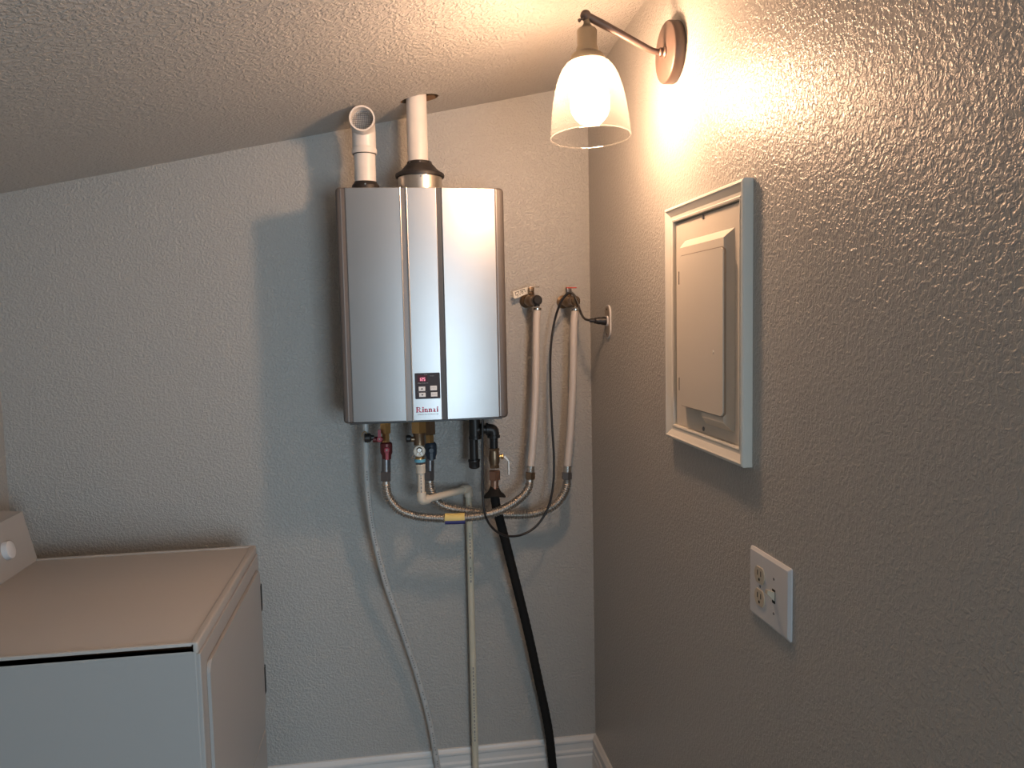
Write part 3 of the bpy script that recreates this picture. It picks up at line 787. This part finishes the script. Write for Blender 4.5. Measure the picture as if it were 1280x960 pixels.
flange(); obj('flared_boot', bm, SLEEVE, gh)

# ------------------------------------------------------------ wall valves and white tubes
def wall_valve(px, py, label, redlever):
    base = P(px, py, y=0); o_ = Vector((base.x, 0, base.z))
    t_ = thing('stop_valve', o_, label, 'valve', 'stop valves on the back wall')
    bm = B(); lathe(bm, [(.0210, 0), (.0210, .002), (.0150, .006), (.0150, .010)], o_, (0, -1, 0), 28); obj('wall_flange', bm, OLDBRASS, t_)
    bm = B(); lathe(bm, [(.0125, .008), (.0125, .028), (.0165, .032), (.0190, .042), (.0190, .058), (.0165, .066), (.0150, .070), (.0150, .086), (.0160, .088), (.0160, .096)], o_, (0, -1, 0), 28)
    obj('valve_body', bm, OLDBRASS, t_)
    bm = B(); lathe(bm, [(.0140, .095), (.0155, .097), (.0155, .107), (.0110, .112)], o_, (0, -1, 0), 24)
    cyl(bm, o_ + Vector((0, -.100, 0)), o_ + Vector((.001, -.100, -.020)), .0085, 16)
    obj('outlet_elbow', bm, BLACKP if not redlever else OLDBRASS, t_)
    bm = B(); cyl(bm, o_ + Vector((0, -.050, .012)), o_ + Vector((0, -.050, .024)), .0075, 16); nut(bm, o_ + Vector((0, -.05, .020)), (0, 0, 1), .0100, .007); obj('stem', bm, OLDBRASS, t_)
    bm = B()
    box(bm, o_.x - .008, o_.x + .008, -.058, -.042, o_.z + .027, o_.z + .041, .002)
    obj('handle_hub', bm, OLDBRASS if not redlever else DSTEEL, t_)
    bm = B(); box(bm, o_.x - .008, o_.x + .026, -.055, -.045, o_.z + .041, o_.z + .0445, .0012)
    obj('lever', bm, REDL if redlever else CHROME, t_, label='red lever' if redlever else 'chrome lever')
    bm = B(); c = o_ + Vector((.001, -.100, -.022))
    lathe(bm, [(.0120, 0), (.0138, .0015), (.0138, .007), (.012, .0085)], c, (0, 0, -1), 24); obj('ring_nut', bm, CHROME, t_)
    t_.rotation_euler.z = 0.16
    return o_ + Matrix.Rotation(0.16, 3, 'Z') @ (c - o_)
c1_ = wall_valve(657.5, 376.5, 'brass stop valve with a bare metal lever and a paper tag beside it', False)
c2_ = wall_valve(703.5, 377.5, 'brass stop valve with red lever looped by the black cord', True)
def supply(c, pts, label):
    d = catmull([c + Vector((0, 0, -.005))] + [P(a_, b_, y=y_) for a_, b_, y_ in pts], 10)
    o = obj('supply_tube', sweep(B(), d, .0117, 20), PEX, loc=c)
    tag(o, label, 'tube', 'white supply tubes')
supply(c1_, [(670.5, 410, -.10), (669.5, 480, -.108), (667, 540, -.116), (663.6, 583, -.12)], 'milky white vertical supply tube, left one of the two beside the heater')
supply(c2_, [(717.3, 410, -.10), (716, 480, -.10), (713, 540, -.10), (709.3, 583, -.10)], 'milky white vertical supply tube, right one of the two, nearest the corner')

# paper tag by the left valve
tl = P(641, 364.5, y=-.035); tr = P(660, 358.5, y=-.035); brr = P(660, 367, y=-.035); bl = P(643, 373.5, y=-.035)
pt = thing('paper_tag', (tl + brr) / 2, 'small white printed paper tag beside the left stop valve', 'tag')
bm = B(); prism(bm, [tl, tr, brr, bl], (0, .0006, 0)); obj('card', bm, PAPER, pt, smooth=False)
bm = B(); ux = (tr - tl).normalized(); uz = (tl - bl).normalized()
for (u, v, w2, h2) in ((.008, -.004, .012, .0016), (.022, -.003, .017, .0022), (.006, -.004, .0016, .008), (.006, -.013, .009, .0016), (.012, -.013, .0016, .006), (.019, -.013, .003, .003), (.016, -.007, .002, .004),
                       (.023, -.008, .009, .002), (.026, -.012, .006, .002), (.037, -.006, .0016, .007), (.010, -.019, .002, .0015)):
    c = tl + ux * u + uz * v; prism(bm, [c, c + ux * w2, c + ux * w2 - uz * h2, c - uz * h2], (0, -.0004, 0))
obj('printed_marks', bm, INK, pt, smooth=False)
bm = B(); sweep(bm, catmull([(tr + brr) / 2 + Vector((-.003, 0, 0)), (tr + brr) / 2 + Vector((.006, -.006, .004)), Vector((c1_.x - .006, -.05, c1_.z + .044))], 6), .0006, 6); obj('tie', bm, PAPER, pt)

# ------------------------------------------------------------ wall outlet and power cord
oy, oz = -0.215, P(761, 402, x=XW).z
op = thing('wall_outlet', (XW, oy, oz), 'small oval outlet on the right wall near the corner with a black plug in it', 'outlet')
bm = B(); prism(bm, [(XW, oy + a_, oz + b_) for a_, b_ in rrect(.056, .098, .0275, 8)], (-.004, 0, 0)); obj('cover_plate', bm, PLATE, op, smooth=False)
bm = B(); prism(bm, [(XW - .004, oy + a_, oz + b_) for a_, b_ in rrect(.050, .091, .0245, 8)], (-.0012, 0, 0)); obj('plate_face', bm, GREYPLATE, op, smooth=False)
bm = B(); prism(bm, [(XW - .004, oy + a_, oz + .002 + b_) for a_, b_ in rrect(.036, .030, .010, 6)], (-.005, 0, 0)); obj('receptacle', bm, PLATE, op, smooth=False)
for s in (.036, -.036):
    bm = B(); lathe(bm, [(.003, 0), (.0026, .0015)], (XW - .005, oy, oz + s), (-1, 0, 0), 10); obj('screw', bm, INK, op)
pc = thing('power_cord', P(603, 600, y=-.17), 'thin black power cord looping from the heater underside up to the wall plug', 'cord')
pl = Vector((XW - .009, oy, oz + .002)); tip = P(737, 400.5, y=oy)
dv = (tip - pl)
bm = B(); L = dv.length
lathe(bm, [(.0125, 0), (.0130, .003), (.0125, L * .18), (.0105, L * .30), (.0110, L * .45), (.0085, L * .62), (.0095, L * .66), (.0065, L * .72), (.0055, L)], pl, dv, 20); obj('plug', bm, BLACKP, pc)
cpts = [(603.5, 528, -.16), (603, 550, -.165), (603.5, 600, -.175), (604, 625, -.180), (608, 648, -.178), (619, 663, -.160), (634, 670, -.145), (652, 668.5, -.13), (670, 658, -.12), (684, 637, -.115), (691, 610, -.115), (692.5, 575, -.11),
        (690, 530, -.10), (688, 480, -.09), (688.5, 435, -.08), (693, 402, -.075), (701, 378, -.095), (710, 366.5, -.105), (717, 368, -.112), (722.5, 380, -.124), (726, 391, -.14), (731, 398.5, -.18)]
cpp = [P(*a_[:2], y=a_[2]) for a_ in cpts]; cpp[0].z = ZB + .001; cpp.append(tip + dv * -.1)
obj('cable', sweep(B(), resample(catmull(cpp, 10), .006), .0036, 10), BLACKP, pc)

# ------------------------------------------------------------ electrical panel on the right wall
ep = thing('electrical_panel', (XW, -.91, H - .02), 'beige electrical breaker panel framed in cream moulding on the right wall', 'electrical panel')
Y0, Y1 = P(831, 400, x=XW - .0195).y, P(928, 400, x=XW - .0195).y
Z0, Z1 = P(831, 545, x=XW - .0195).z, P(831, 262, x=XW - .0195).z
FW = .032      # moulding width
prof = [(0, 0), (0, .0165), (.002, .0190), (.006, .0200), (.009, .0175), (.020, .0115), (.026, .0110), (.028, .0125), (.0315, .0115), (.032, .0085), (.032, 0)]
rect = [(Y0, Z0), (Y1, Z0), (Y1, Z1), (Y0, Z1)]
ctr = ((Y0 + Y1) / 2, (Z0 + Z1) / 2)
def corner(i, p):
    y, z = rect[i]; sy = 1 if y < ctr[0] else -1; sz = 1 if z < ctr[1] else -1
    return (y + sy * p[0], z + sz * p[0], XW - p[1])
for i in range(4):
    bm = B(); A = []; Bv = []
    for p in prof:
        y, z, x = corner(i, p); A.append(bm.verts.new((x, y, z)))
        y, z, x = corner((i + 1) % 4, p); Bv.append(bm.verts.new((x, y, z)))
    k = len(prof)
    for j in range(k): bm.faces.new((A[j], A[(j + 1) % k], Bv[(j + 1) % k], Bv[j]))
    bm.faces.new(A[::-1]); bm.faces.new(Bv)
    obj('frame_moulding', bm, FRAMEW, ep, smooth=False)
iy0, iy1, iz0, iz1 = Y0 - FW, Y1 + FW, Z0 + FW, Z1 - FW
CX = XW - .005
bm = B(); box(bm, CX, XW, iy1 + .0015, iy0 - .003, iz0 + .001, iz1 - .003, .0008); obj('cover', bm, PANELM, ep, smooth=False)
# raised bevelled field
RXp = XW - .019
dtl = P(850, 321, x=RXp); dbr = P(905, 521, x=RXp)
ry0, ry1 = dtl.y + .006, P(916.5, 400, x=XW - .008).y          # far, near
rz1, rz0 = P(918, 284, x=XW - .006).z, P(918, 541, x=XW - .006).z
bm = B()
def frus(a, b):
    A = [bm.verts.new((CX, *p)) for p in a]; Bq = [bm.verts.new((RXp, *p)) for p in b]
    for i in range(len(A)): bm.faces.new((A[i], A[(i + 1) % len(A)], Bq[(i + 1) % len(A)], Bq[i]))
    bm.faces.new(Bq)
    return Bq
dy0, dy1, dz0, dz1 = dtl.y - .002, dbr.y, dbr.z, dtl.z
zmid = rz0 + .024
ym = ry0 + (ry1 - ry0) * .42
frus([(ry0, zmid), (ym + .004, zmid), (ym - .012, rz0), (ry1, rz0), (ry1, rz1), (ry0, rz1)],
     [(ry0 - .003, zmid + .014), (ym - .006, zmid + .014), (ym - .022, rz0 + .016), (ry1 + .018, rz0 + .016), (ry1 + .018, rz1 - .016), (ry0 - .003, rz1 - .016)])
obj('raised_field', bm, PANELM, ep, smooth=False)
bm = B(); prism(bm, [(RXp + .003, (dy0 + dy1) / 2 + a_, (dz0 + dz1) / 2 + b_) for a_, b_ in rrect(abs(dy1 - dy0) + .004, dz1 - dz0 + .004, .011, 6)], (-.0036, 0, 0))
obj('door_gap', bm, GREYPLATE, ep, smooth=False)
bm = B(); prism(bm, [(RXp + .003, (dy0 + dy1) / 2 + a_, (dz0 + dz1) / 2 + b_) for a_, b_ in rrect(abs(dy1 - dy0), dz1 - dz0, .010, 6)], (-.0058, 0, 0))
bmesh.ops.bevel(bm, geom=[e for e in bm.edges if abs(e.verts[0].co.x - (RXp - .0028)) < 1e-5 and abs(e.verts[1].co.x - (RXp - .0028)) < 1e-5], offset=.0015, segments=2, affect='EDGES')
dr = obj('door', bm, PANELM, ep, smooth=False)
bm = B(); lc = P(893, 440, x=RXp); lathe(bm, [(.004, 0), (.0034, .0015)], (RXp - .0026, lc.y, lc.z), (-1, 0, 0), 12); obj('latch', bm, PANELM, dr)
for zz in (dz1 - .045, dz0 + .045):
    bm = B(); cyl(bm, (RXp - .002, dy0 + .001, zz - .014), (RXp - .002, dy0 + .001, zz + .014), .0022, 10); obj('hinge', bm, GREYPLATE, dr)
for q in ((879.5, 271), (880, 536)):
    s_p = P(*q, x=CX); bm = B(); lathe(bm, [(.0048, 0), (.0040, .002)], (CX - .0005, s_p.y, s_p.z), (-1, 0, 0), 12); obj('screw', bm, DSTEEL, ep)

# ------------------------------------------------------------ two-gang plate
xp = XW - .006
pa, pb = P(936.5, 681, x=xp), P(986, 804, x=xp)
ya, yb_ = pa.y, pb.y; za, zb_ = pa.z, pb.z
sp = thing('switch_plate', (XW, (ya + yb_) / 2, (za + zb_) / 2), 'white two-gang wall plate with double outlet and toggle switch on the right wall', 'switch plate')
bm = B(); a0 = rrect(abs(yb_ - ya), za - zb_, .003, 3); a1 = rrect(abs(yb_ - ya) - .010, za - zb_ - .010, .003, 3)
c_ = ((ya + yb_) / 2, (za + zb_) / 2)
R0 = [bm.verts.new((XW, c_[0] + a_, c_[1] + b_)) for a_, b_ in a0]; R1 = [bm.verts.new((XW - .0025, c_[0] + a_, c_[1] + b_)) for a_, b_ in a0]; R2 = [bm.verts.new((XW - .0062, c_[0] + a_, c_[1] + b_)) for a_, b_ in a1]
for q0_, q1_ in ((R0, R1), (R1, R2)):
    for i in range(len(R0)): bm.faces.new((q0_[i], q0_[(i + 1) % len(R0)], q1_[(i + 1) % len(R0)], q1_[i]))
bm.faces.new(R2)
obj('plate', bm, PLATE, sp, smooth=False)
for q in ((950, 719), (950, 747)):
    c = P(*q, x=XW - .0065); bm = B()
    o8 = [(a_, max(-.0145, min(.0145, b_))) for a_, b_ in [(.0185 * math.cos(t_ * PI / 16), .0175 * math.sin(t_ * PI / 16)) for t_ in range(32)]]
    prism(bm, [(XW - .0060, c.y + a_, c.z + b_) for a_, b_ in o8], (-.0022, 0, 0)); rc = obj('receptacle', bm, IVORY, sp, smooth=False)
    bm = B()
    for dy in (.0062, -.0062): box(bm, XW - .0085, XW - .0079, c.y + dy - .0012, c.y + dy + .0012, c.z - .001, c.z + .0085)
    lathe(bm, [(.0028, 0), (.0028, .0005)], (XW - .0080, c.y, c.z - .0075), (-1, 0, 0), 12)
    obj('slots', bm, HOLE, rc, smooth=False)
tg = P(967, 745.5, x=XW - .0065)
bm = B(); box(bm, XW - .0068, XW - .0055, tg.y - .0052, tg.y + .0052, tg.z - .012, tg.z + .012); obj('toggle_slot', bm, HOLE, sp, smooth=False)
bm = B(); prism(bm, [(XW - .006, tg.y - .0045, tg.z - .008), (XW - .006, tg.y - .0045, tg.z + .008), (XW - .019, tg.y - .0038, tg.z + .0125), (XW - .020, tg.y - .0038, tg.z + .006)], (0, .0085, 0)); obj('toggle', bm, IVORY, sp, smooth=False)
for yy_, zz_ in ((tg.y, tg.z + .030), (tg.y, tg.z - .030), (P(950, 733, x=XW - .0065).y, P(950, 733, x=XW - .0065).z)):
    bm = B(); lathe(bm, [(.0028, 0), (.0024, .0008)], (XW - .0061, yy_, zz_), (-1, 0, 0), 10); obj('screw', bm, DSTEEL, sp)

# ------------------------------------------------------------ wall lamp
LY = -.775
wl = thing('wall_lamp', (XW, LY, H + .585), 'lit bronze wall lamp with clear glass bell shade on the right wall', 'lamp')
bz = P(845, 57, x=XW - .015).z
bm = B(); bc = (XW, LY, bz)
lathe(bm, [(.0640, 0), (.0650, .002), (.0650, .021), (.0635, .0235), (.0620, .0245)], bc, (-1, 0, 0), 48); obj('backplate', bm, LAMPM, wl)
bm = B(); lathe(bm, [(.013, .024), (.0130, .027), (.0095, .030), (.0095, .036), (.0075, .038)], bc, (-1, 0, 0), 24); obj('arm_collar', bm, LAMPM, wl)
J = P(732, 19.5, y=LY)
ap = catmull([Vector((XW - .026, LY, bz)), Vector((XW - .045, LY, bz + .001)), Vector((XW - .068, LY, bz + .009)), J.lerp(Vector((XW - .068, LY, bz + .009)), .5) + Vector((0, 0, .001)), J + Vector((.006, 0, -.002))], 8)
bm = B(); sweep(bm, ap, lambda i: .0065 if i < 12 else .0065 + .0020 * min(1, (i - 12) / 16), 18); obj('arm', bm, LAMPM, wl)
bm = B(); bmesh.ops.create_uvsphere(bm, u_segments=24, v_segments=16, radius=.0118, matrix=Matrix.Translation(J)); obj('ball_joint', bm, LAMPM, wl)
bm = B(); lathe(bm, [(.0022, 0), (.0022, .012), (.0038, .013), (.0038, .016)], J + Vector((-.004, -.004, -.006)), (-.8, -.3, -.5), 10); obj('thumb_screw', bm, LAMPM, wl)
sx = J.x + .0025; z0s = P(733, 30, y=LY).z
def lz(py): return z0s - P(733, py, y=LY).z
bm = B()
lathe(bm, [(.0065, -.012), (.0075, .000), (.0125, .006), (.0190, .010), (.0215, .014), (.0215, lz(58)), (.0235, lz(60)), (.0240, lz(65)), (.0335, lz(68)), (.0375, lz(72)), (.0390, lz(78)), (.0330, lz(78)), (.016, lz(74))], (sx, LY, z0s), (0, 0, -1), 40)
obj('socket', bm, SOCKM, wl)
# glass bell: outer and inner skins
bm = B()
z0g = P(734, 76, y=LY).z; z1g = P(735, 173, y=LY).z; Hg = z0g - z1g
gprof = [(.036, 0), (.048, .05), (.058, .13), (.066, .24), (.073, .38), (.0785, .54), (.0825, .72), (.085, .88), (.0862, 1.0)]
pr = [(r, t_ * Hg) for r, t_ in gprof]
tilt = Vector((.012, -.06, -1)).normalized()
lathe(bm, pr, (sx + .001, LY, z0g), tilt, 56, cap=False)
lathe(bm, [(.0850, 0), (.0870, .0006), (.0874, .002), (.0862, .0032), (.0846, .002), (.0850, 0)], Vector((sx + .001, LY, z0g)) + tilt * (Hg - .0015), tilt, 56, cap=False)
obj('glass_shade', bm, GLASS, wl)
zb0 = P(735, 116, y=LY).z
bm = B()
lathe(bm, [(.001, .0455), (.012, .0440), (.0220, .0395), (.0300, .0320), (.0360, .0210), (.0380, .008), (.0370, -.006), (.0320, -.020), (.0240, -.036), (.0170, -.048), (.0132, -.058)], (sx, LY, zb0), (0, 0, -1), 36)  # profile enlarged so the bulb's bloom is part of its shape
bl_ = obj('bulb', bm, BULBM, wl, label='glowing warm bulb')

# ------------------------------------------------------------ dryer
DX, DY0 = -.392, -.215
ZT = .905
DW = .686; DD = .70
dr_ = thing('clothes_dryer', (DX - DD / 2, DY0 - DW / 2, 0), 'white clothes dryer at the left edge, its hinged front facing right', 'dryer')
x0, x1, y0, y1 = DX - DD, DX, DY0 - DW, DY0
bm = B(); box(bm, x0, x1 - .004, y0, y1, .02, ZT - .02, .003); obj('cabinet', bm, DRYERM, dr_, smooth=False)
bm = B()
# top with raised front lip
box(bm, x0, x1 - .006, y0, y1, ZT - .021, ZT - .004, .003)
box(bm, x1 - .016, x1, y0, y1, ZT - .024, ZT, .004, 3); box(bm, x0, x1 - .006, y1 - .010, y1, ZT - .022, ZT, .003); box(bm, x0, x1 - .006, y0, y0 + .010, ZT - .022, ZT, .003)
obj('top', bm, DRYTOP, dr_)
bm = B()
fz0 = P(331.5, 908, x=DX).z
box(bm, x1 - .006, x1 + .003, y0 + .002, y1 - .002, fz0 + .003, ZT - .024, .002); obj('front_panel', bm, DRYERM, dr_, smooth=False)
bm = B(); box(bm, x1 - .006, x1 + .003, y0 + .002, y1 - .002, .03, fz0 - .002, .002); obj('toe_panel', bm, DRYERM, dr_, smooth=False)
bm = B()
dz1_, dz0_ = P(317.5, 716, x=DX).z, P(327.5, 888, x=DX).z
yE = y1 - .022; yS = yE - .62
xf = x1 + .003
bm = B(); prism(bm, [(xf - .001, (yE + yS) / 2 + a_, (dz0_ + dz1_) / 2 + b_) for a_, b_ in rrect(.626, dz1_ - dz0_ + .006, .022, 5)], (.0014, 0, 0)); obj('door_shadow_gap', bm, GREYPLATE, dr_, smooth=False)
bm = B(); prism(bm, [(xf, (yE + yS) / 2 + a_, (dz0_ + dz1_) / 2 + b_) for a_, b_ in rrect(.620, dz1_ - dz0_, .020, 5)], (.007, 0, 0))
bmesh.ops.bevel(bm, geom=[e for e in bm.edges if e.verts[0].co.x > xf + .006 and e.verts[1].co.x > xf + .006], offset=.003, segments=2, affect='EDGES')
dd_ = obj('door', bm, DRYERM, dr_, smooth=False)
for pa_, pb_ in ((733, 757), (848, 872)):
    za_, zb2 = P(320.5, pa_, x=DX).z, P(326, pb_, x=DX).z
    bm = B(); box(bm, xf + .0005, xf + .0075, yE - .006, yE + .015, zb2, za_, .001); obj('hinge', bm, HOLE, dd_, smooth=False)
bm = B(); prism(bm, [(x0, y0, ZT - .005), (x0 + .13, y0, ZT - .005), (x0 + .10, y0, ZT + .13), (x0, y0, ZT + .14)], (0, DW, 0)); cons = obj('control_console', bm, DRYERM, dr_, smooth=False)
for k, yk in enumerate((y0 + .12, y0 + .30, y0 + .55)):
    bm = B(); lathe(bm, [(.024, 0), (.022, .016), (.018, .018)], (x0 + .112, yk, ZT + .06), (1, 0, .22), 24); obj('knob', bm, PLATE, cons)
for xx in (x0 + .06, x1 - .06):
    for yy_ in (y0 + .06, y1 - .06):
        bm = B(); cyl(bm, (xx, yy_, 0), (xx, yy_, .022), .018, 14); obj('foot', bm, BLACKP, dr_)
